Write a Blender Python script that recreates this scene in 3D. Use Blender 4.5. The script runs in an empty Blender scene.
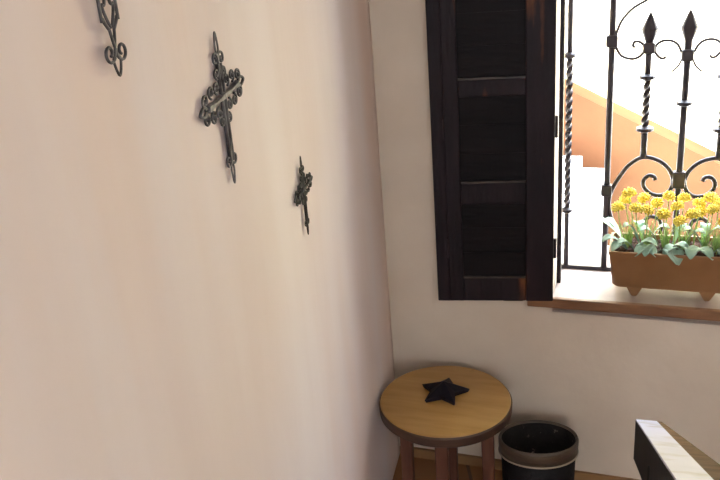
import bpy, bmesh, math, random
from mathutils import Vector, Matrix
random.seed(7)
SC = bpy.context.scene
COL = SC.collection
PI = math.pi
R = math.radians

# ------------------------------------------------------------------ place
H = 1.70                                   # eye height above the floor
CX, CY = 0.079, 2.327                      # foot of the corner between the two plastered walls
WA = R(-21.0)                              # heading of the window wall
LA = R(76.0)                               # heading of the left wall
WD = Vector((math.cos(WA), math.sin(WA), 0)); WN = Vector((WD.y, -WD.x, 0))
LD = Vector((math.cos(LA), math.sin(LA), 0)); LN = Vector((LD.y, -LD.x, 0))
C0 = Vector((CX, CY, 0))
def W(s, dw, z): return C0 + WD * s + WN * dw + Vector((0, 0, z))     # along / into the room / up
def L(u, dl, z): return C0 + LD * u + LN * dl + Vector((0, 0, z))

# ------------------------------------------------------------------ materials
def lin(c):
    return tuple((x / 255 / 12.92) if x / 255 <= 0.04045 else ((x / 255 + 0.055) / 1.055) ** 2.4 for x in c)
def mat(name, a, b=None, rough=0.6, scale=6.0, stretch=(1, 1, 1), metal=0.0, bump=0.0, bscale=40.0, lo=0.35, hi=0.65, spec=0.5,
        c=None, cscale=12.0, clo=0.6, chi=0.7, coat=0.0, detail=5.0):
    m = bpy.data.materials.new(name); m.use_nodes = True
    n = m.node_tree.nodes; k = m.node_tree.links
    p = n['Principled BSDF']
    p.inputs['Roughness'].default_value = rough; p.inputs['Metallic'].default_value = metal
    p.inputs['Specular IOR Level'].default_value = spec; p.inputs['Coat Weight'].default_value = coat
    p.inputs['Coat Roughness'].default_value = 0.15
    tc = n.new('ShaderNodeTexCoord'); mp = n.new('ShaderNodeMapping'); mp.inputs['Scale'].default_value = stretch
    k.new(tc.outputs['Object'], mp.inputs['Vector'])
    def noise(sc, det=detail):
        t = n.new('ShaderNodeTexNoise'); t.inputs['Scale'].default_value = sc; t.inputs['Detail'].default_value = det
        k.new(mp.outputs['Vector'], t.inputs['Vector']); return t
    col = None
    if b is not None:
        t = noise(scale); r = n.new('ShaderNodeValToRGB')
        r.color_ramp.elements[0].position = lo; r.color_ramp.elements[1].position = hi
        r.color_ramp.elements[0].color = (*a, 1); r.color_ramp.elements[1].color = (*b, 1)
        k.new(t.outputs['Fac'], r.inputs['Fac']); col = r.outputs['Color']
        if c is not None:
            t2 = noise(cscale); r2 = n.new('ShaderNodeValToRGB')
            r2.color_ramp.elements[0].position = clo; r2.color_ramp.elements[1].position = chi
            k.new(t2.outputs['Fac'], r2.inputs['Fac'])
            mx = n.new('ShaderNodeMix'); mx.data_type = 'RGBA'
            k.new(r2.outputs['Color'], mx.inputs['Factor']); k.new(col, mx.inputs[6]); mx.inputs[7].default_value = (*c, 1)
            col = mx.outputs[2]
        k.new(col, p.inputs['Base Color'])
    else:
        p.inputs['Base Color'].default_value = (*a, 1)
    if bump:
        t = noise(bscale, 4.0); bp = n.new('ShaderNodeBump'); bp.inputs['Strength'].default_value = bump; bp.inputs['Distance'].default_value = 0.01
        k.new(t.outputs['Fac'], bp.inputs['Height']); k.new(bp.outputs['Normal'], p.inputs['Normal'])
    return m
M = {}
M['plaster_left'] = mat('plaster_left', (.73, .63, .61), (.785, .71, .705), rough=.75, scale=4.5, stretch=(1, 1, .16), bump=.12, bscale=14, lo=.35, hi=.65, c=(.82, .62, .50), cscale=2.1, clo=.48, chi=.78)  # the peach mottling paints in a warm glow on the wall
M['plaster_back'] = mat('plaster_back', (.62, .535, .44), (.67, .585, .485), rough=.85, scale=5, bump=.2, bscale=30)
M['plaster_white'] = mat('plaster_white', (.84, .81, .78), (.9, .88, .86), rough=.85, scale=5, bump=.1)
M['plaster_room'] = mat('plaster_room', (.50, .465, .43), (.55, .515, .48), rough=.85, scale=5, bump=.1)
M['ceiling'] = mat('ceiling_paint', (.42, .385, .35), (.48, .44, .40), rough=.9, scale=3)
M['sill'] = mat('sill_plaster', (.33, .26, .24), (.41, .335, .315), rough=.6, scale=9, bump=.08)
M['sill_wood'] = mat('sill_edge_wood', (.17, .075, .032), (.26, .125, .055), rough=.55, scale=7, stretch=(1, 6, 6), bump=.1)
M['shutter'] = mat('shutter_wood', (.0075, .004, .0065), (.014, .007, .0105), rough=.55, scale=9, stretch=(3, 3, .5), bump=.25, bscale=30, spec=.2,
                   c=(.16, .055, .018), cscale=6, clo=.60, chi=.74)
M['panel'] = mat('shutter_panel_wood', (.004, .003, .004), (.008, .005, .006), rough=.55, scale=9, stretch=(.6, 3, 3), bump=.2, spec=.12)  # darker than the frame: shade of the recesses deepened in the colour
M['ledge'] = mat('shutter_edge_highlight', (.025, .015, .013), (.07, .05, .04), rough=.45, scale=14, spec=.4)  # lighter tone paints the highlight along each panel's lower edge
M['iron'] = mat('black_iron', (.02, .014, .018), (.035, .026, .032), rough=.45, scale=30, metal=.3, bump=.15, bscale=80)
M['pewter'] = mat('dark_pewter', (.035, .032, .037), (.11, .103, .115), rough=.45, scale=60, metal=.5, bump=.2, bscale=120)
M['silver'] = mat('rubbed_pewter', (.10, .092, .096), (.24, .222, .23), rough=.6, scale=80, metal=.4, bump=.2, bscale=150)
M['black_cross'] = mat('black_cast_metal', (.014, .013, .013), (.035, .032, .03), rough=.5, scale=60, metal=.4, bump=.2, bscale=120)
M['seat'] = mat('varnished_pine', (.37, .2, .05), (.45, .26, .08), rough=.32, scale=5, stretch=(1, 7, 7), bump=.03, coat=.15)
M['seat_edge'] = mat('dark_stool_edge', (.03, .013, .008), (.06, .027, .014), rough=.55, scale=9, stretch=(1, 1, 4), bump=.1)
M['leg'] = mat('reddish_stool_leg', (.08, .027, .016), (.13, .05, .028), rough=.5, scale=8, stretch=(6, 6, 1), bump=.1)
M['star'] = mat('dark_star_metal', (.005, .0035, .008), (.010, .007, .013), rough=.55, spec=.2, scale=20, bump=.25, bscale=50)
M['bin'] = mat('black_bin_wall', (.005, .0045, .005), (.010, .008, .009), rough=.55, spec=.2, scale=30, bump=.3, bscale=90)
M['bin_in'] = mat('speckled_bin_lining', (.004, .0035, .004), (.009, .008, .008), rough=.6, spec=.25, scale=40, bump=.3, bscale=90, c=(.16, .14, .12), cscale=42, clo=.66, chi=.74)
M['bin_band'] = mat('brown_bin_band', (.055, .038, .027), (.10, .072, .05), rough=.45, scale=9, stretch=(1, 1, 5), bump=.15, bscale=60)
M['bin_rim'] = mat('pale_bin_bead', (.3, .25, .19), (.38, .31, .24), rough=.4, scale=20)
M['trough'] = mat('terracotta_trough', (.235, .115, .045), (.29, .145, .06), rough=.5, scale=8, bump=.06)
M['soil'] = mat('dark_soil', (.04, .015, .01), (.10, .045, .03), rough=.95, scale=60, bump=1.0, bscale=90)
M['yellow'] = mat('yellow_petals', (.82, .62, .05), (.88, .76, .16), rough=.6, scale=60)
M['stem'] = mat('flower_stem_green', (.22, .33, .10), (.32, .44, .16), rough=.6, scale=30)
M['leaf'] = mat('grey_green_leaf', (.22, .36, .27), (.34, .48, .38), rough=.55, scale=30, bump=.1)
M['grass'] = mat('fresh_grass_green', (.23, .38, .08), (.35, .5, .16), rough=.6, scale=30)
M['rail_white'] = mat('mottled_white_top', (.37, .385, .58), (.44, .455, .66), rough=.5, spec=.3, scale=9, c=(.27, .25, .30), cscale=16, clo=.52, chi=.72)  # pale bluish white with random grey mottling
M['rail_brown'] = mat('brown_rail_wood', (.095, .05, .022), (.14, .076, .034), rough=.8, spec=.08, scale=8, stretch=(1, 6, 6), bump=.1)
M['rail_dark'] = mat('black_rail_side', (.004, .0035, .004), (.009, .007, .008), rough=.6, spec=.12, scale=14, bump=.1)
M['orange'] = mat('orange_limewash', (.07, .0275, .0135), (.082, .043, .02), rough=1.0, spec=0.0, scale=1.3, bump=.1)
M['awning'] = mat('pale_lavender_paint', (.5, .47, .52), (.56, .53, .58), rough=.7, scale=4)

def tile_mat():
    m = mat('terracotta_tiles', (.2, .085, .035), (.3, .14, .06), rough=.5, scale=4)
    n = m.node_tree.nodes; k = m.node_tree.links; p = n['Principled BSDF']
    tc = n.new('ShaderNodeTexCoord'); b = n.new('ShaderNodeTexBrick'); b.offset = 0
    b.inputs['Scale'].default_value = 1; b.inputs['Brick Width'].default_value = .3; b.inputs['Row Height'].default_value = .3
    b.inputs['Mortar Size'].default_value = .006
    b.inputs['Color1'].default_value = (.25, .12, .045, 1); b.inputs['Color2'].default_value = (.32, .16, .06, 1); b.inputs['Mortar'].default_value = (.12, .07, .04, 1)
    k.new(tc.outputs['Object'], b.inputs['Vector']); k.new(b.outputs['Color'], p.inputs['Base Color'])
    return m
M['tiles'] = tile_mat()
M['skirt'] = mat('tile_skirting', (.27, .145, .06), (.33, .18, .08), rough=.5, scale=5)
M['sand'] = mat('sandy_paving', (.74, .66, .58), (.82, .74, .66), rough=.9, scale=2)
M['ochre'] = mat('ochre_paint', (.86, .70, .40), (.9, .75, .46), rough=.85, scale=3)

# ------------------------------------------------------------------ mesh helpers
def link(name, bm, m, parent=None, smooth=False, loc=None, rotz=None, bevel=0.0):
    bmesh.ops.recalc_face_normals(bm, faces=bm.faces)
    me = bpy.data.meshes.new(name); bm.to_mesh(me); bm.free()
    for mm in (m if isinstance(m, (list, tuple)) else [m]): me.materials.append(mm)
    if smooth:
        for p in me.polygons: p.use_smooth = True
    o = bpy.data.objects.new(name, me); COL.objects.link(o)
    if parent: o.parent = parent
    if loc is not None: o.location = loc
    if rotz is not None: o.rotation_euler = (0, 0, rotz)
    if bevel:
        md = o.modifiers.new('bevel', 'BEVEL'); md.width = bevel; md.segments = 2; md.limit_method = 'ANGLE'; md.angle_limit = R(40)
    return o
def tag(o, label, cat, group=None, kind=None):
    if label: o['label'] = label
    if cat: o['category'] = cat
    if group: o['group'] = group
    if kind: o['kind'] = kind
    return o
def thing(name, label, cat, loc=(0, 0, 0), rotz=0, group=None):
    o = bpy.data.objects.new(name, None); COL.objects.link(o); o.empty_display_size = .05
    o.location = loc; o.rotation_euler = (0, 0, rotz)
    return tag(o, label, cat, group)
def B(): return bmesh.new()
def box(bm, x0, x1, y0, y1, z0, z1):
    v = [bm.verts.new((x, y, z)) for x in (x0, x1) for y in (y0, y1) for z in (z0, z1)]
    for f in ((0, 1, 3, 2), (4, 6, 7, 5), (0, 4, 5, 1), (2, 3, 7, 6), (0, 2, 6, 4), (1, 5, 7, 3)):
        bm.faces.new([v[i] for i in f])
    return v
def hexa(bm, a, b):
    """a, b: two rings of four points, joined into a solid."""
    va = [bm.verts.new(p) for p in a]; vb = [bm.verts.new(p) for p in b]; n = len(va)
    bm.faces.new(va[::-1]); bm.faces.new(vb)
    for i in range(n): bm.faces.new((va[i], va[(i + 1) % n], vb[(i + 1) % n], vb[i]))
def tube(bm, pts, r, segs=8, flat=1.0, axis=None, cap=True):
    """Round bar along pts; r a number or list. flat/axis squash it along an axis."""
    pts = [Vector(p) for p in pts]; n = len(pts)
    rs = r if isinstance(r, (list, tuple)) else [r] * n
    t0 = (pts[1] - pts[0]).normalized()
    u = t0.orthogonal().normalized()
    rings = []
    for i in range(n):
        t = (pts[min(i + 1, n - 1)] - pts[max(i - 1, 0)])
        t = t.normalized() if t.length > 1e-9 else t0
        u = (u - t * u.dot(t)); u = u.normalized() if u.length > 1e-6 else t.orthogonal().normalized()
        w = t.cross(u)
        ring = []
        for k in range(segs):
            a = 2 * PI * k / segs
            d = (u * math.cos(a) + w * math.sin(a)) * rs[i]
            if axis is not None: d = d - axis * d.dot(axis) * (1 - flat)
            ring.append(bm.verts.new(pts[i] + d))
        rings.append(ring)
    for i in range(n - 1):
        for k in range(segs):
            bm.faces.new((rings[i][k], rings[i][(k + 1) % segs], rings[i + 1][(k + 1) % segs], rings[i + 1][k]))
    if cap: bm.faces.new(rings[0][::-1]); bm.faces.new(rings[-1])
def lathe(bm, prof, segs=32, cx=0, cy=0, sx=1, sy=1, close=True):
    rings = []
    for r, z in prof:
        rings.append([bm.verts.new((cx + sx * r * math.cos(2 * PI * k / segs), cy + sy * r * math.sin(2 * PI * k / segs), z)) for k in range(segs)])
    for i in range(len(rings) - 1):
        for k in range(segs):
            bm.faces.new((rings[i][k], rings[i][(k + 1) % segs], rings[i + 1][(k + 1) % segs], rings[i + 1][k]))
    if close: bm.faces.new(rings[0][::-1]); bm.faces.new(rings[-1])
def smooth_pts(pts, n=6):
    """Catmull-Rom through 2D/3D points."""
    P = [Vector(p) for p in pts]; out = []
    for i in range(len(P) - 1):
        p0, p1, p2, p3 = P[max(i - 1, 0)], P[i], P[i + 1], P[min(i + 2, len(P) - 1)]
        for k in range(n):
            t = k / n
            out.append(.5 * ((2 * p1) + (p2 - p0) * t + (2 * p0 - 5 * p1 + 4 * p2 - p3) * t * t + (3 * p1 - p0 - 3 * p2 + p3) * t ** 3))
    out.append(P[-1]); return out
def spiral(c, r0, r1, a0, a1, n=22):
    """Flat spiral in x,z about c, from radius r0 at a0 to r1 at a1 (degrees)."""
    return [Vector((c[0] + (r0 + (r1 - r0) * i / n) * math.cos(R(a0 + (a1 - a0) * i / n)), 0, c[1] + (r0 + (r1 - r0) * i / n) * math.sin(R(a0 + (a1 - a0) * i / n)))) for i in range(n + 1)]

# ------------------------------------------------------------------ the room
ZC = 2.62
S0, S1, Z0, Z1 = .512, 1.180, .645, 1.78            # window opening
SE = 2.05                                           # length of the window wall
UB = -4.0                                           # length of the left wall behind the eye
TH = .42
def wallbox(bm, s0, s1, z0, z1, d0=-TH, d1=0.0):
    hexa(bm, [W(s0, d0, z0), W(s1, d0, z0), W(s1, d0, z1), W(s0, d0, z1)], [W(s0, d1, z0), W(s1, d1, z0), W(s1, d1, z1), W(s0, d1, z1)])
bm = B()
# one wall with a hole: front face, back face, reveals
def ringface(d):
    o = [bm.verts.new(W(s, d, z)) for s, z in ((-.25, -.1), (SE + .2, -.1), (SE + .2, ZC + .2), (-.25, ZC + .2))]
    sl_ = S0 if d == 0 else S0 - .025                # the left reveal splays a little outward
    i = [bm.verts.new(W(s, d, z)) for s, z in ((sl_, Z0 - .02), (S1, Z0 - .02), (S1, Z1), (sl_, Z1))]
    for k in range(4): bm.faces.new((o[k], o[(k + 1) % 4], i[(k + 1) % 4], i[k]))
    return o, i
o1, i1 = ringface(0.0); o2, i2 = ringface(-TH)
for a, b in ((o1, o2), (i1, i2)):
    for k in range(4): bm.faces.new((a[k], a[(k + 1) % 4], b[(k + 1) % 4], b[k]))
tag(link('wall_back', bm, M['plaster_back']), None, None, kind='structure')

bm = B()                                            # left wall: hand-trowelled, gently uneven away from the crosses
NU, NZ = 120, 40
def bulge(u, z):
    e = 0.0035 * math.sin(5.1 * u + 1.3 * z) * math.sin(2.3 * z + 3.0 * u + .7)
    return e
g = [[bm.verts.new(L(UB + (0.0 - UB) * i / NU, bulge(UB + (0 - UB) * i / NU, -.1 + (ZC + .3) * j / NZ) * min(1, (-(UB + (0 - UB) * i / NU)) / .1), -.1 + (ZC + .3) * j / NZ)) for j in range(NZ + 1)] for i in range(NU + 1)]
gb = [[bm.verts.new(L(u, -.25, z)) for z in (-.1, ZC + .2)] for u in (UB, 0.0)]
for i in range(NU):
    for j in range(NZ): bm.faces.new((g[i][j], g[i + 1][j], g[i + 1][j + 1], g[i][j + 1]))
bm.faces.new((gb[0][0], gb[0][1], gb[1][1], gb[1][0]))
bm.faces.new([g[i][0] for i in range(NU + 1)] + [gb[1][0], gb[0][0]])
bm.faces.new([g[i][NZ] for i in range(NU, -1, -1)] + [gb[0][1], gb[1][1]])
bm.faces.new([g[0][j] for j in range(NZ, -1, -1)] + [gb[0][0], gb[0][1]])
bm.faces.new([g[NU][j] for j in range(NZ + 1)] + [gb[1][1], gb[1][0]])
tag(link('wall_left', bm, M['plaster_left'], smooth=False), None, None, kind='structure')
for p in bpy.data.objects['wall_left'].data.polygons: p.use_smooth = len(p.vertices) == 4 and p.area < .1

# footprint of the room
cFL, cBL = L(UB, 0, 0), C0
cBR = W(SE, 0, 0); cFR = cFL + (cBR - cBL) * 1.0
def poly_slab(pts, z0, z1):
    b = B(); hexa(b, [(p.x, p.y, z0) for p in pts], [(p.x, p.y, z1) for p in pts]); return b
foot = [L(UB - .2, -.2, 0), W(-.1, -TH, 0), W(SE + .2, -TH, 0), cFR + WD * .2 - LD * .2]
tag(link('floor', poly_slab(foot, -.12, 0), M['tiles'], rotz=0), None, None, kind='structure')
tag(link('ceiling', poly_slab(foot, ZC, ZC + .2), M['ceiling']), None, None, kind='structure')
# right wall, and the wall behind the eye with an added opening for fill light
bm = B(); hexa(bm, [p + Vector((0, 0, -.1)) for p in (cBR, cFR, cFR + WD * .2, cBR + WD * .2)], [p + Vector((0, 0, ZC + .2)) for p in (cBR, cFR, cFR + WD * .2, cBR + WD * .2)])
tag(link('wall_right', bm, M['plaster_room']), None, None, kind='structure')
dF = (cFR - cFL); LF = dF.length; dF.normalize(); nF = Vector((dF.y, -dF.x, 0))
nF = nF if nF.dot(LD) < 0 else -nF
def FW(t, d, z): return cFL + dF * t + nF * d + Vector((0, 0, z))
T0, T1, D0, D1 = .45, 1.75, .5, 2.3
bm = B()
for (t0, t1, z0, z1) in ((-.1, T0, -.1, ZC + .2), (T1, LF + .1, -.1, ZC + .2), (T0, T1, -.1, D0), (T0, T1, D1, ZC + .2)):
    hexa(bm, [FW(t0, 0, z0), FW(t1, 0, z0), FW(t1, 0, z1), FW(t0, 0, z1)], [FW(t0, .2, z0), FW(t1, .2, z0), FW(t1, .2, z1), FW(t0, .2, z1)])
tag(link('wall_front', bm, M['plaster_room']), None, None, kind='structure')
# added unseen shell blocking the sky behind that opening
bm = B(); hexa(bm, [FW(-.6, .85, -.1), FW(LF + .6, .85, -.1), FW(LF + .6, .85, ZC + .2), FW(-.6, .85, ZC + .2)], [FW(-.6, .95, -.1), FW(LF + .6, .95, -.1), FW(LF + .6, .95, ZC + .2), FW(-.6, .95, ZC + .2)])
hexa(bm, [FW(-.6, .21, ZC), FW(LF + .6, .21, ZC), FW(LF + .6, .85, ZC), FW(-.6, .85, ZC)], [FW(-.6, .21, ZC + .2), FW(LF + .6, .21, ZC + .2), FW(LF + .6, .85, ZC + .2), FW(-.6, .85, ZC + .2)])
tag(link('sky_block_shell', bm, M['plaster_room']), None, None, kind='structure')
# low tiled skirting along the window wall
bm = B(); hexa(bm, [W(.004, .011, 0), W(SE, .011, 0), W(SE, .011, .035), W(.004, .011, .035)], [W(.004, 0, 0), W(SE, 0, 0), W(SE, 0, .035), W(.004, 0, .035)])
tag(link('baseboard_back', bm, M['skirt']), None, None, kind='structure')

# window: sill with its wooden nosing, thin fixed frame
win = thing('window_1', None, None, W(0, 0, 0), WA); win['kind'] = 'structure'
bm = B(); box(bm, S0, S1, 0.0, TH + .01, Z0 - .05, Z0); link('window_sill', bm, M['sill'], win)
bm = B(); box(bm, .44, S1 + .07, -.016, 0.0, Z0 - .031, Z0 + .001); link('sill_nosing', bm, M['sill_wood'], win, bevel=.003)
bm = B()
for s0, s1 in ((S0, S0 + .012), (S1 - .012, S1)): box(bm, s0, s1, .10, .125, Z0, Z1)
box(bm, S0, S1, .10, .125, Z1 - .012, Z1)
link('window_frame', bm, M['shutter'], win)

# ------------------------------------------------------------------ shutter (folded leaf pair on the left of the window)
sh = thing('window_shutter', 'dark brown panelled wooden shutter folded back against the wall left of the window', 'shutter', W(S0 + .004, .022, .640), R(180 - 21 + 9.6))
# local x runs from the hinge to the free edge, local y points into the room, the front face lies at y = 0
sh.rotation_euler = (0, 0, R(180 - 21 + 9.6))
LW, LH = .302, 1.12
RAILS = [(0, .073), (.305, .368), (.615, .661), (.92, 1.12)]
GAPS = [(.073, .305), (.368, .615), (.661, .92)]
def leaf(parent, name, x0, w, y0, y1, wl, wr, lift):
    bm = B(); x1 = x0 + w
    box(bm, x0, x0 + wr, y0, y1, lift, LH); box(bm, x1 - wl, x1, y0, y1, lift, LH)
    for za, zb in RAILS: box(bm, x0 + wr, x1 - wl, y0, y1 - .002, za + (lift if za == 0 else 0), zb)
    f = link(name, bm, M['shutter'], parent, bevel=.003)
    for za, zb in GAPS:
        b2 = B(); box(b2, x0 + wr - .004, x1 - wl + .004, y0 + .003, y1 - .011, za - .004, zb + .004)
        nb = 3
        for i in range(1, nb):
            zz = za + (zb - za) * i / nb
            box(b2, x0 + wr, x1 - wl, y1 - .0115, y1 - .009, zz - .003, zz + .003)
        link('panel', b2, M['panel'], f)
        b3 = B(); box(b3, x0 + wr, x1 - wl, y1 - .011, y1 - .003, za, za + .005); link('panel_ledge', b3, M['ledge'], f)
    return f
leaf(sh, 'front_leaf', 0, LW, -.022, 0, .042, .078, 0)
rear = leaf(sh, 'rear_leaf', .085, LW - .047, -.040, -.024, .05, .06, -.012)
for z in (.16, .52, .95):                            # knuckles of the fold hinge at the free edge, and jamb hinges
    bm = B(); tube(bm, [(LW + .003, -.028, z - .03), (LW + .003, -.028, z + .03)], .005, 8); link('hinge', bm, M['iron'], sh)
    bm = B(); tube(bm, [(-.005, -.024, z - .03), (-.005, -.024, z + .03)], .005, 8); link('hinge', bm, M['iron'], sh)

# ------------------------------------------------------------------ window grille
GR = thing('window_grille', 'black wrought iron grille with spearheads and scrolls in the window opening', 'window grille', W(0, -.22, 0), WA)
GC = .846
def gbar(name, fn, parent=GR, m=None):
    bm = B(); fn(bm); return link(name, bm, m or M['iron'], parent, smooth=True)
def block(s, z, hs=.014, hz=.016, d=.013, parent=GR):
    bm = B(); box(bm, s - hs, s + hs, -d, d, z - hz, z + hz); return link('collar', bm, M['iron'], parent, bevel=.006)
def ring(s, z, r=.021, parent=GR, h=.0045):
    bm = B(); lathe(bm, [(r * .55, z - 2 * h), (r, z - h), (r, z + h), (r * .55, z + 2 * h)], 16, s, 0); return link('ring', bm, M['iron'], parent, smooth=False)
def twisted(bm, s, z0, z1, r, turns, n=60):
    """Square bar twisted about its axis."""
    prev = None
    for i in range(n + 1):
        z = z0 + (z1 - z0) * i / n; a0 = turns * 2 * PI * i / n
        ringv = [bm.verts.new((s + r * 1.25 * math.cos(a0 + k * PI / 2), r * 1.25 * math.sin(a0 + k * PI / 2), z)) for k in range(4)]
        if prev:
            for k in range(4): bm.faces.new((prev[k], prev[(k + 1) % 4], ringv[(k + 1) % 4], ringv[k]))
        else: bm.faces.new(ringv[::-1])
        prev = ringv
    bm.faces.new(prev)
# frame: bottom and top rails, plain uprights, twisted outer bars
bm = B(); box(bm, S0 + .001, S1 - .001, -.006, .006, Z0 + .001, Z0 + .013); link('bottom_rail', bm, M['iron'], GR)
bm = B(); box(bm, S0 + .001, S1 - .001, -.006, .006, 1.70, 1.715); link('top_rail', bm, M['iron'], GR)
for s in (.644, 2 * GC - .644):
    gbar('upright', lambda b: tube(b, [(s, 0, Z0 + .01), (s, 0, 1.705)], .0095, 12))
    block(s, 1.355, .0165, .0175); block(s, .911, .0165, .019)
for s in (.528, 2 * GC - .528):
    t = gbar('twisted_bar', lambda b: tube(b, [(s, 0, Z0 + .01), (s, 0, .842), (s, 0, .843), (s, 0, 1.313), (s, 0, 1.314), (s, 0, 1.705)], [.008, .008, .005, .005, .008, .008], 10))
    bm = B(); twisted(bm, s, .842, 1.315, .0085, 4.5, 90); link('twist', bm, M['iron'], t)
    ring(s, 1.318, .018, t); ring(s, .842, .018, t)
def spear(s, top, wide, blk):
    """Leaf-shaped spearhead: four-sided, pointed, narrowing to a neck."""
    b = B(); prof = [(.002, top), (.010, top - .016), (.0225, wide), (.017, wide - .018), (.0105, wide - .036), (.0095, blk)]
    rings_ = []
    for r, z in prof:
        rings_.append([b.verts.new((s + r * math.cos(k * PI / 4), .55 * r * math.sin(k * PI / 4), z)) for k in range(8)])
    for i in range(len(rings_) - 1):
        for k in range(8): b.faces.new((rings_[i][k], rings_[i][(k + 1) % 8], rings_[i + 1][(k + 1) % 8], rings_[i + 1][k]))
    b.faces.new(rings_[0]); b.faces.new(rings_[-1])
    return b
for s in (GC - .102, GC + .102):
    t = gbar('spear_bar', lambda b: tube(b, [(s, 0, 1.016), (s, 0, 1.102), (s, 0, 1.103), (s, 0, 1.25), (s, 0, 1.251), (s, 0, 1.34)], [.0095, .0095, .005, .005, .009, .009], 12))
    bm = B(); twisted(bm, s, 1.10, 1.255, .0088, 1.6, 40); link('twist', bm, M['iron'], t)
    link('spearhead', spear(s, 1.43, 1.385, 1.335), M['iron'], t)
    block(s, 1.333, .0165, .0155, parent=t); ring(s, 1.252, .022, t); ring(s, 1.101, .024, t)
s = GC
t = gbar('spear_bar', lambda b: tube(b, [(s, 0, Z0 + .01), (s, 0, 1.32)], .0095, 12))
link('spearhead', spear(s, 1.433, 1.386, 1.315), M['iron'], t)
block(s, 1.311, .0165, .0165, parent=t); ring(s, 1.177, .022, t); block(s, .95, .0185, .026, parent=t)
big = [(.664, .812), (.6525, .858), (.657, .905), (.681, .956), (.708, .994), (.744, 1.016), (.785, 1.008), (.815, .984), (.830, .951),
       (.826, .922), (.812, .905), (.792, .899), (.768, .906), (.750, .925), (.749, .946), (.762, .960), (.777, .957), (.781, .947)]
low = [(.664, .812), (.690, .765), (.735, .742), (.780, .752), (.805, .785), (.800, .82), (.775, .832), (.757, .815), (.765, .797)]
mid = [(.651, 1.35), (.655, 1.375), (.668, 1.41), (.694, 1.441), (.727, 1.461), (.77, 1.483), (.81, 1.496), (.846, 1.50)]
c1 = [(.654, 1.345), (.660, 1.328), (.673, 1.312), (.697, 1.304), (.718, 1.309), (.731, 1.325), (.729, 1.341), (.718, 1.351), (.705, 1.351), (.701, 1.341), (.707, 1.335)]
c2 = [(.796, 1.313), (.793, 1.322), (.787, 1.322), (.790, 1.310), (.782, 1.302), (.769, 1.308), (.758, 1.326), (.764, 1.342), (.780, 1.352), (.803, 1.351), (.820, 1.340), (.832, 1.318)]
c2 = [(.786, 1.309), (.790, 1.320), (.782, 1.3205), (.789, 1.318), (.790, 1.309), (.782, 1.303), (.770, 1.309), (.760, 1.325), (.764, 1.341), (.780, 1.352), (.803, 1.351), (.820, 1.339), (.830, 1.318)]
c2 = c2[4:]
c3 = [(.832, 1.301), (.823, 1.281), (.806, 1.265)]
def scroll(pts, r, mirror):
    q = smooth_pts([((2 * GC - x) if mirror else x, 0, z) for x, z in pts], 7)
    n = len(q)
    b = B(); tube(b, q, r, 8); return link('scroll', b, M['iron'], GR, smooth=True)
for mir in (False, True):
    scroll(big, .0065, mir); scroll(low, .0065, mir); scroll(mid, .004, mir); scroll(c1, .0042, mir); scroll(c2, .004, mir); scroll(c3, .003, mir)

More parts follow.
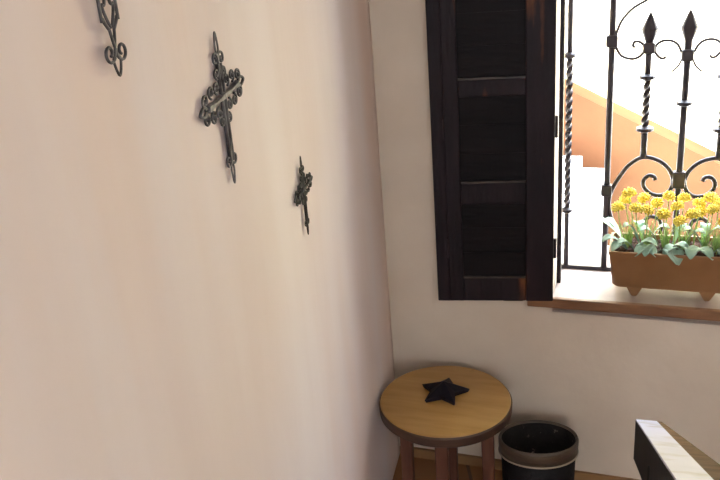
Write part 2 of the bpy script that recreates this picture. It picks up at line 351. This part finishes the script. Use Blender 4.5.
# ------------------------------------------------------------------ crosses on the left wall
def cross(name, label, loc, k, metal, plate_m, tilt, open_rods):
    """Filigree wall cross; local x along the wall, z up, -y into the room; k = height / 0.23."""
    t = thing(name, label, 'wall cross', loc, LA)
    TL = math.tan(tilt)
    def bar(nm, lines, r, m=metal, par=t, y=-.006, segs=6):
        b = B()
        for ln in lines: tube(b, [Vector((p[0] * k, y * k, p[-1] * k)) for p in ln], r * k, segs)
        return link(nm, b, m, par, smooth=True)
    top, bot, aw = .094, -.137, .088
    # upright: parallel rods with a round boss at each end
    w = .0125 if open_rods else .0062
    tr = .5 if open_rods else .72
    rods = [[(-w, 0, top - .045), (-w, 0, bot + .035)], [(w, 0, top - .045), (w, 0, bot + .035)]]
    if open_rods:
        rods = [smooth_pts([(-w, 0, top - .045), (-w, 0, bot + .054), (-w * .9, 0, bot + .044), (-w * .3, 0, bot + .035)], 5), smooth_pts([(w, 0, top - .045), (w, 0, bot + .054), (w * .9, 0, bot + .044), (w * .3, 0, bot + .035)], 5)]
        inner = [smooth_pts([(sx * .0025, 0, top - .045), (sx * .0025, 0, bot + .066), (sx * .0085, 0, bot + .053), (sx * .001, 0, bot + .036)], 6) for sx in (-1, 1)]
        for q in inner: bar('inner_rod', [q], .0013)
    up = None
    for q in rods: up = bar('upright', [q], .003 if not open_rods else .0014)
    if not open_rods:
        b = B(); box(b, -.005 * k, .005 * k, -.006 * k, -.003 * k, (bot + .035) * k, (top - .045) * k); link('backing_strip', b, metal, up)
    hs = .52 if open_rods else 1.0
    def heart(z0, d):
        """Pair of curls and a teardrop tip at an end of the upright; d = +1 up, -1 down."""
        for sx in (-1, 1):
            cr = .0082 if open_rods else .0108
            sp = spiral((sx * (cr + .001), z0 + d * .004), cr, .0025, 180 if sx > 0 else 0, (180 - d * 430) if sx > 0 else (d * 430))
            lead = [Vector((sx * -.004, 0, z0 - d * .028 * hs)), Vector((sx * -.002, 0, z0 - d * .012 * hs))]
            bar('curl', [smooth_pts(lead + [Vector((sx * .001, 0, z0 + d * .004))], 5)[:-1] + sp], .0026 * tr)
        drop = [(0, 0, z0 + d * .008 * hs), (-.0055, 0, z0 + d * .02 * hs), (0, 0, z0 + d * .043 * hs), (.0055, 0, z0 + d * .02 * hs), (0, 0, z0 + d * .008 * hs)]
        bar('tip', [smooth_pts(drop, 6)], .0022 * tr)
    heart(top - .042, 1); heart(bot + .042 * hs, -1)
    # arms: a rubbed plate and curled sprays
    b = B()
    n = 24
    for i in range(n):
        xa = -aw * .72 + 2 * aw * .72 * i / n; xb = xa + 2 * aw * .72 / n
        h = lambda x: .0048 + .0018 * math.cos(x / aw * 9)
        hexa(b, [(xa * k, -.004 * k, (xa * TL - h(xa)) * k), (xb * k, -.004 * k, (xb * TL - h(xb)) * k), (xb * k, -.004 * k, (xb * TL + h(xb)) * k), (xa * k, -.004 * k, (xa * TL + h(xa)) * k)],
             [(xa * k, -.011 * k, (xa * TL - h(xa) * .6) * k), (xb * k, -.011 * k, (xb * TL - h(xb) * .6) * k), (xb * k, -.011 * k, (xb * TL + h(xb) * .6) * k), (xa * k, -.011 * k, (xa * TL + h(xa) * .6) * k)])
    link('crossbar', b, plate_m, t)
    for sx in (-1, 1):
        for sz in (-1, 1):
            for q, (x, rr) in enumerate(((.022, .0095), (.044, .010), (.068, .0115))):
                c = (sx * x, sx * x * TL + sz * (.019 if q < 2 else .013))
                a0 = -90 * sz
                bar('curl', [spiral(c, rr, .002, a0, a0 + sx * sz * 500, 26)], .0027 * tr)
                bl = B(); bmesh.ops.create_icosphere(bl, subdivisions=1, radius=.0045 * k, matrix=Matrix.Translation((c[0] * k, -.007 * k, c[1] * k))); link('bead', bl, metal, t, smooth=True)
        drop = [(sx * .064, 0, sx * .064 * TL), (sx * .076, 0, sx * .076 * TL + .007), (sx * .092, 0, sx * .092 * TL), (sx * .076, 0, sx * .076 * TL - .007), (sx * .064, 0, sx * .064 * TL)]
        bar('tip', [smooth_pts(drop, 6)], .0024)
        for sz in (-1, 1):
            bar('curl', [spiral((sx * .014, sz * .036), .0085, .002, -90 * sz, -90 * sz + sx * sz * 480, 24)], .0026 * tr)
    return t
cross('wall_cross', 'dark pewter filigree cross with a pale rubbed crossbar, middle of three on the wall', L(-1.140, .001, 1.482), 1.0, M['pewter'], M['silver'], R(6.4), False)
cross('wall_cross', 'smallest cross, all black, hung lowest and nearest the room corner', L(-.787, .001, 1.2195), .72, M['black_cross'], M['black_cross'], R(4.6), False)
cross('wall_cross', 'highest and largest wall cross, of open rods, only its lower end showing', L(-1.436, .001, 1.767), 1.46, M['pewter'], M['pewter'], R(3), True)

# ------------------------------------------------------------------ stool, star, bin
SX, SY, SH = .212, 2.024, .40
st = thing('stool', 'round wooden stool with varnished top and four reddish legs in the room corner', 'stool', (SX, SY, 0), WA)
bm = B(); lathe(bm, [(.150, SH - .038), (.188, SH - .038), (.1945, SH - .032), (.1955, SH - .008), (.192, SH - .003)], 72)
se = link('seat', bm, M['seat_edge'], st, smooth=False)
bm = B(); lathe(bm, [(.15, SH - .004), (.1915, SH - .003), (.189, SH)], 72); link('seat_top', bm, M['seat'], se)
ang = [R(a) for a in (188, 278, 8, 98)]
LR_ = .121
for a in ang:
    bm = B(); ca, sa = math.cos(a), math.sin(a)
    def q(r, z, h):
        c = Vector((ca * r, sa * r, z)); u = Vector((ca, sa, 0)) ; v = Vector((-sa, ca, 0))
        return [c + u * h + v * h, c - u * h + v * h, c - u * h - v * h, c + u * h - v * h]
    hexa(bm, q(LR_ + .004, 0, .0165), q(LR_, SH - .037, .019)); link('leg', bm, M['leg'], st, bevel=.003)
for i in range(4):
    a, b_ = ang[i], ang[(i + 1) % 4]
    for z, h in ((SH - .058, .02),):
        r = LR_ - .002
        p0 = Vector((math.cos(a) * r, math.sin(a) * r, z)); p1 = Vector((math.cos(b_) * r, math.sin(b_) * r, z))
        if z > .3:
            p0 *= 1; 
        d = (p1 - p0).normalized(); nrm = Vector((-d.y, d.x, 0)) * .009; up = Vector((0, 0, h if z < .3 else .012))
        zz = Vector((0, 0, .0 if z < .3 else .0105))
        a0 = p0 + d * .012 + zz; b0 = p1 - d * .012 + zz
        bm = B(); hexa(bm, [a0 - nrm - up, a0 + nrm - up, a0 + nrm + up, a0 - nrm + up], [b0 - nrm - up, b0 + nrm - up, b0 + nrm + up, b0 - nrm + up])
        link('apron' if z > .3 else 'rung', bm, M['leg'], st, bevel=.002)

bm = B()
def star_ring(ro, ri, z): return [bm.verts.new(((ro if k % 2 == 0 else ri) * math.cos(R(-1 + 36 * k)), (ro if k % 2 == 0 else ri) * math.sin(R(-1 + 36 * k)), z)) for k in range(10)]
r0 = star_ring(.071, .034, 0); r1 = star_ring(.0765, .038, .010)
bm.faces.new(r0[::-1])
for k in range(1, 10, 2): r1[k].co.z = .018          # the arms fall from the middle to thin points
for k in range(10): bm.faces.new((r0[k], r0[(k + 1) % 10], r1[(k + 1) % 10], r1[k]))
cv = bm.verts.new((0, 0, .043))
for k in range(10): bm.faces.new((r1[k], r1[(k + 1) % 10], cv))
star = link('star_ornament', bm, M['star'], None, loc=(.213, 2.050, SH + .0005))
tag(star, 'dark five pointed metal star lying on the round stool', 'ornament')

bn = thing('waste_bin', 'black oval waste bin with a brown band round its rim beside the stool', 'bin', (.484, 2.006, 0), R(-8))
bm = B(); n = .84
lathe(bm, [(.099, 0), (.101, .004), (.1085, .245), (.1035, .245), (.096, .012)], 48, 0, 0, 1.03, .78)
body = link('body', bm, M['bin'], bn, smooth=True)
bm = B(); lathe(bm, [(.0955, .0125), (.1032, .2448), (.1040, .2448), (.0968, .0125)], 48, 0, 0, 1.03, .78, close=False)
bm.faces.new([v for v in bm.verts][:48]); link('lining', bm, M['bin_in'], bn, smooth=True)
bm = B(); lathe(bm, [(.1072, .203), (.1125, .204), (.1145, .246), (.1125, .252), (.1065, .252), (.1055, .246)], 48, 0, 0, 1.03, .78, close=False)
link('rim_band', bm, M['bin_band'], bn, smooth=True)
for rr, z, nm in ((.1128, .2055, 'bead'), (.1095, .2525, 'bead')):
    bm = B(); tube(bm, [(1.03 * rr * math.cos(2 * PI * i / 48), .78 * rr * math.sin(2 * PI * i / 48), z) for i in range(49)], .0028 if z < .22 else .0018, 8); link(nm, bm, M['bin_rim'] if z < .22 else M['bin_band'], bn, smooth=True)

# ------------------------------------------------------------------ flower trough on the sill
FT = thing('flower_trough', 'terracotta coloured window box of yellow pompom flowers standing on the window sill', 'planter', W(.838, -.105, Z0), WA)
def rrect(hx, hy, z, r=.007, n=5):
    out = []
    for cx, cy, a in ((hx - r, hy - r, 0), (-hx + r, hy - r, 90), (-hx + r, -hy + r, 180), (hx - r, -hy + r, 270)):
        for i in range(n + 1): out.append(Vector((cx + r * math.cos(R(a + 90 * i / n)), cy + r * math.sin(R(a + 90 * i / n)), z)))
    return out
bm = B(); rings_ = [[bm.verts.new(p) for p in rrect(*a)] for a in ((.152, .064, .029, .012), (.160, .070, .037, .012), (.1715, .078, .132), (.1735, .080, .136), (.1735, .080, .144), (.166, .073, .144), (.163, .070, .112))]
for i in range(len(rings_) - 1):
    for k in range(len(rings_[0])): bm.faces.new((rings_[i][k], rings_[i][(k + 1) % 24], rings_[i + 1][(k + 1) % 24], rings_[i + 1][k]))
bm.faces.new(rings_[0][::-1]); bm.faces.new(rings_[-1])
trough = link('trough', bm, M['trough'], FT, smooth=True)
md = trough.modifiers.new('split', 'EDGE_SPLIT'); md.split_angle = R(45)
for sx in (-.098, .098):
    for sy in (-1, 1):
        bm = B(); hexa(bm, [(sx - .026, sy * .066, .036), (sx + .026, sy * .066, .036), (sx + .026, sy * .03, .036), (sx - .026, sy * .03, .036)],
                       [(sx - .007, sy * .062, 0), (sx + .007, sy * .062, 0), (sx + .007, sy * .045, 0), (sx - .007, sy * .045, 0)])
        link('foot', bm, M['trough'], FT, bevel=.004)
bm = B(); bmesh.ops.create_grid(bm, x_segments=44, y_segments=18, size=1.0)
for v in bm.verts:
    v.co = Vector((v.co.x * .164, v.co.y * .071, .128 + .010 * (random.random()) * (1 if abs(v.co.x) < .98 and abs(v.co.y) < .98 else 0)))
link('soil', bm, M['soil'], FT, smooth=False)

# flower heads: small pompoms of many petals
def pompom(seed):
    rnd = random.Random(seed); bm = B()
    bmesh.ops.create_icosphere(bm, subdivisions=2, radius=.0105)
    nP = 46
    for i in range(nP):
        z = 1 - 1.6 * (i + .5) / nP; a = i * 2.39996; r = math.sqrt(max(0, 1 - z * z))
        d = Vector((r * math.cos(a), r * math.sin(a), z * .8)).normalized()
        m4 = Matrix.Translation(d * (.0125 + .0015 * rnd.random())) @ d.to_track_quat('Z', 'Y').to_matrix().to_4x4() @ Matrix.Diagonal((.0030, .0030, .0052, 1))
        bmesh.ops.create_icosphere(bm, subdivisions=1, radius=1.0, matrix=m4)
    for v in bm.verts: v.co.z *= .92
    return bm
heads = []
pm = []
for sd in range(3):
    o = link('flower_head', pompom(sd), M['yellow'], FT, smooth=True); pm.append(o)
# (along, depth toward the room, height above the sill)
HEADS = [(-.126, .0, .294), (-.155, .0, .252), (-.105, .03, .260), (-.085, -.02, .276), (-.073, .03, .258), (-.018, -.02, .284), (-.03, .04, .250),
         (.004, .01, .264), (.022, -.02, .280), (.013, .045, .234), (.046, .03, .249), (.065, 0, .246), (.063, -.03, .262), (.092, -.02, .282),
         (.096, .03, .266), (.112, 0, .274), (-.049, -.04, .256), (.138, -.01, .270), (-.137, -.03, .264), (.152, .02, .246), (.128, .04, .236)]
for i, (x, d, z) in enumerate(HEADS):
    src = pm[i % 3]
    o = src if i < 3 else src.copy()
    if i >= 3: COL.objects.link(o); o.parent = FT
    y = -d
    sc = random.uniform(1.0, 1.22)
    o.location = (x, y, z); o.scale = (sc, sc, sc); o.rotation_euler = (random.uniform(-.35, .35) - .1, random.uniform(-.35, .35), random.uniform(0, 6))
    b = B(); bx_ = x * .86 + random.uniform(-.008, .008); by = y * .45
    pts = smooth_pts([(bx_, by, .125), (bx_ * .6 + x * .4 + random.uniform(-.006, .006), by * .6 + y * .4, .125 + (z - .125) * .5), (x, y, z - .006)], 5)
    tube(b, pts, .0016, 6)
    link('flower_stem', b, M['stem'], FT, smooth=True)
def leaf_mesh(base, ang, length, width, rise, droop, curl=.2, n=9):
    """Thick spoon-shaped leaf growing from base in direction ang (degrees; 0 along the box, -90 to the room)."""
    b = B(); ca, sa = math.cos(R(ang)), math.sin(R(ang)); rows = []
    for i in range(n + 1):
        t = i / n
        w = width * min(1.0, .24 + .95 * max(0, t - .12) ** .9 * 1.6) * math.sqrt(max(.02, 1 - max(0, (t - .62) / .385) ** 2))
        c = Vector((base[0] + ca * length * t, base[1] + sa * length * t, base[2] + rise * math.sin(t * PI * .62) - droop * t ** 2.2))
        side = Vector((-sa, ca, 0))
        rows.append([c + side * w * k + Vector((0, 0, curl * abs(k) * w + (0 if k else -.001))) for k in (-1, -.5, 0, .5, 1)])
    top = [[b.verts.new(p) for p in r] for r in rows]; bot = [[b.verts.new(p - Vector((0, 0, .0014))) for p in r] for r in rows]
    for i in range(n):
        for k in range(4):
            b.faces.new((top[i][k], top[i][k + 1], top[i + 1][k + 1], top[i + 1][k])); b.faces.new((bot[i][k], bot[i + 1][k], bot[i + 1][k + 1], bot[i][k + 1]))
        for k in (0, 4): b.faces.new((top[i][k], top[i + 1][k], bot[i + 1][k], bot[i][k]))
    for i in (0, n):
        for k in range(4): b.faces.new((top[i][k], bot[i][k], bot[i][k + 1], top[i][k + 1]))
    return b
LEAVES = [((-.12, -.0), 180, .125, .018, .088, .0), ((-.125, -.02), 200, .075, .018, .055, .02), ((-.12, -.025), 228, .065, .018, .045, .025), ((-.10, -.03), 205, .06, .017, .05, .02),
          ((-.10, -.03), 318, .075, .019, .042, .03), ((-.11, -.035), 345, .07, .018, .055, .02), ((-.045, -.03), 222, .075, .019, .045, .035), ((-.04, -.03), 310, .08, .019, .042, .045),
          ((-.06, -.035), 255, .055, .017, .045, .03), ((-.02, -.03), 335, .07, .018, .05, .025), ((.0, -.03), 285, .062, .018, .04, .045), ((.035, -.03), 215, .075, .019, .045, .03),
          ((.045, -.03), 318, .078, .020, .045, .032), ((.05, -.035), 265, .055, .018, .045, .03), ((.095, -.03), 220, .075, .019, .045, .03), ((.10, -.03), 325, .07, .019, .05, .025),
          ((.12, -.03), 285, .058, .018, .045, .03), ((.12, -.01), 350, .085, .018, .065, .02), ((-.03, -.01), 195, .065, .016, .075, .005), ((.02, -.01), 345, .065, .016, .075, .005),
          ((-.085, -.01), 210, .06, .016, .085, .0), ((.085, -.005), 200, .065, .016, .08, .005), ((.07, .0), 340, .065, .016, .085, .005), ((-.075, .0), 350, .065, .016, .08, .005),
          ((.0, .02), 60, .07, .016, .07, .02), ((-.08, .02), 110, .07, .016, .07, .02), ((.08, .02), 80, .07, .016, .07, .02), ((-.13, .01), 160, .08, .017, .085, .02)]
for (bx_, by), ang_, ln, wd_, ri, dr in LEAVES:
    link('leaf', leaf_mesh((bx_, by, .128), ang_, ln, wd_, ri, dr), M['leaf'], FT, smooth=True)
for gx, gy in ((-.125, -.005), (-.07, .0), (-.02, .01), (.03, .0), (.085, -.01), (.115, -.02), (.14, .0)):
    b = B()
    for i in range(22):
        a = random.uniform(0, 2 * PI); sp = random.uniform(.1, .45); hh = random.uniform(.05, .10)
        p0 = Vector((gx + random.uniform(-.008, .008), gy + random.uniform(-.008, .008), .126))
        p1 = p0 + Vector((math.cos(a) * sp * hh * .5, math.sin(a) * sp * hh * .5, hh * .6)); p2 = p0 + Vector((math.cos(a) * sp * hh * 1.3, math.sin(a) * sp * hh * 1.3, hh))
        q = smooth_pts([p0, p1, p2], 3); tube(b, q, [.0018 - .0014 * j / (len(q) - 1) for j in range(len(q))], 4)
    tag(link('grass_tuft', b, M['grass'], FT, smooth=True), None, None, kind='stuff')

# ------------------------------------------------------------------ stair rail, sloping down toward the window wall
D = Vector((.265, .831, -.490)).normalized(); RR = Vector((.953, -.304, 0)).normalized(); UPV = RR.cross(D).normalized()
A = Vector((.521, 1.342, .75))
rl = thing('stair_rail', 'sloping stair rail with mottled white top, brown edge and black side below the window', 'railing', (A.x, A.y, 0), 0)
base = Vector((A.x, A.y, 0))
def P(a, b, c): return A - base + D * a + RR * b + UPV * c
BK = -1.05
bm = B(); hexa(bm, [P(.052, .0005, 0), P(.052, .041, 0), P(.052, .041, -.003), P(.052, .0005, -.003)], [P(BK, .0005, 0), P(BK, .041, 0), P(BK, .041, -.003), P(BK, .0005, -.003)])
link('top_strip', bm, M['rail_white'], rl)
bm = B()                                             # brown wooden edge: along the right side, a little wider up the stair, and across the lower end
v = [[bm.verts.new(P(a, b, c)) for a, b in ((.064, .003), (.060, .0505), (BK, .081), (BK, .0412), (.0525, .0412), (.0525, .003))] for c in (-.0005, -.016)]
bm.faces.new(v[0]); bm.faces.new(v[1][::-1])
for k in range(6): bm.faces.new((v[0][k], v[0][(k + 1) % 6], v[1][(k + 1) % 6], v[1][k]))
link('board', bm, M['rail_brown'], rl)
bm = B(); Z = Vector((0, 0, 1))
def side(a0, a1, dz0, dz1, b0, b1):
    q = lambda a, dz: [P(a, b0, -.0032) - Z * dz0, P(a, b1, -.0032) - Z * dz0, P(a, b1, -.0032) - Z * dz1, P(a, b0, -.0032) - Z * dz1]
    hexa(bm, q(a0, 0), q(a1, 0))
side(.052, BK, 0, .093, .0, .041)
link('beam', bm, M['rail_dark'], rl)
for a in (-.42, -.95):
    bm = B(); c = P(a, .02, 0); hexa(bm, [(c.x - .018, c.y - .018, 0), (c.x + .018, c.y - .018, 0), (c.x + .018, c.y + .018, 0), (c.x - .018, c.y + .018, 0)],
                                     [(c.x - .018, c.y - .018, c.z - .05), (c.x + .018, c.y - .018, c.z - .05), (c.x + .018, c.y + .018, c.z - .05), (c.x - .018, c.y + .018, c.z - .05)])
    link('post', bm, M['rail_dark'], rl)

# ------------------------------------------------------------------ outside
GZ = -.6
def solid(pts_sz, d0, d1):
    b = B(); hexa(b, [W(s, d0, z) for s, z in pts_sz], [W(s, d1, z) for s, z in pts_sz]); return b
b = solid([(-6, GZ), (7, GZ), (7, GZ - .2), (-6, GZ - .2)], -9, -TH)
tag(link('courtyard_ground', b, M['sand']), None, None, kind='structure')
sl = lambda s: .73 - .512 * (s - .32)
b = solid([(-1.1, GZ), (2.75, GZ), (2.75, sl(2.75)), (-1.1, sl(-1.1))], -2.85, -2.6)
tag(link('stair_parapet', b, M['orange']), 'orange wall with a sloping top outside beyond the grille', 'garden wall')
b = solid([(-.9, GZ), (.547, GZ), (.547, .315), (.395, .315), (.395, .385), (-.9, .385)], -2.45, -2.2)
tag(link('low_white_wall', b, M['plaster_white']), 'low white stepped wall in front of the orange wall outside', 'low wall')
b = solid([(-6, GZ), (7, GZ), (7, 4.0), (-6, 4.0)], -5.3, -5.0)
tag(link('house_facade', b, M['ochre']), 'pale sunlit house wall behind the sloping orange wall', 'house')
b = B(); hexa(b, [W(-.1, -4.998, 1.06), W(.235, -4.998, 1.06), W(.235, -4.998, 1.16), W(-.1, -4.998, 1.16)], [W(-.1, -4.6, 1.02), W(.235, -4.6, 1.02), W(.235, -4.6, 1.06), W(-.1, -4.6, 1.06)])
tag(link('door_canopy', b, M['awning']), 'pale grey canopy jutting from the pale house at the top of the window view', 'canopy')

# ------------------------------------------------------------------ light
w = bpy.data.worlds.new('sky'); SC.world = w; w.use_nodes = True
bg = w.node_tree.nodes['Background']; bg.inputs['Color'].default_value = (.74, .86, 1.0, 1); bg.inputs['Strength'].default_value = 22.0
sun = bpy.data.lights.new('sun', 'SUN'); sun.energy = 1.5; sun.angle = R(.6); sun.color = (1, .93, .82)
so = bpy.data.objects.new('sun', sun); COL.objects.link(so)
sd = (-WN * math.cos(R(48)) + WD * .25 - Vector((0, 0, math.sin(R(48))))).normalized()
so.rotation_euler = sd.to_track_quat('-Z', 'Y').to_euler()
# added fill light set in the opening of the wall behind the eye
al = bpy.data.lights.new('added_fill_light', 'AREA'); al.shape = 'RECTANGLE'; al.size = T1 - T0; al.size_y = D1 - D0; al.energy = 15; al.color = (.98, .98, 1.0)
ao = bpy.data.objects.new('added_fill_light', al); COL.objects.link(ao)
ao.location = FW((T0 + T1) / 2, .21, (D0 + D1) / 2); ao.rotation_euler = (-nF).to_track_quat('-Z', 'Y').to_euler()
# the window lets the renderer aim at the sky
pl = bpy.data.lights.new('window_portal', 'AREA'); pl.shape = 'RECTANGLE'; pl.size = S1 - S0; pl.size_y = Z1 - Z0; pl.cycles.is_portal = True
po = bpy.data.objects.new('window_portal', pl); COL.objects.link(po)
po.location = W((S0 + S1) / 2, -TH - .02, (Z0 + Z1) / 2); po.rotation_euler = WN.to_track_quat('-Z', 'Y').to_euler()

# ------------------------------------------------------------------ camera
cam = bpy.data.cameras.new('camera'); co = bpy.data.objects.new('camera', cam); COL.objects.link(co); SC.camera = co
cam.sensor_fit = 'HORIZONTAL'; cam.sensor_width = 36; cam.lens = 800 / 720 * 36; cam.clip_start = .02; cam.clip_end = 100
dn = Vector((167.0, 2070.0, 800.0)).normalized()      # straight down, in image axes (right, down, forward)
upi = -dn; fwi = Vector((0, 0, 1)); fwi = (fwi - upi * fwi.dot(upi)).normalized(); rti = dn.cross(fwi)
row = lambda e: Vector((e.dot(rti), e.dot(fwi), e.dot(upi)))
xr, yd, zf = row(Vector((1, 0, 0))), row(Vector((0, 1, 0))), row(Vector((0, 0, 1)))
m = Matrix.Identity(4)
for i in range(3): m[i][0] = xr[i]; m[i][1] = -yd[i]; m[i][2] = -zf[i]; m[i][3] = (0, 0, H)[i]
co.matrix_world = m
vs = SC.view_settings; SC.display_settings.display_device = 'sRGB'
vs.view_transform = 'Standard'; vs.look = 'None'; vs.gamma = 1; vs.exposure = 0.5; vs.use_curve_mapping = False
SC.cycles.max_bounces = 10; SC.cycles.diffuse_bounces = 6
SC.cycles.use_denoising = True
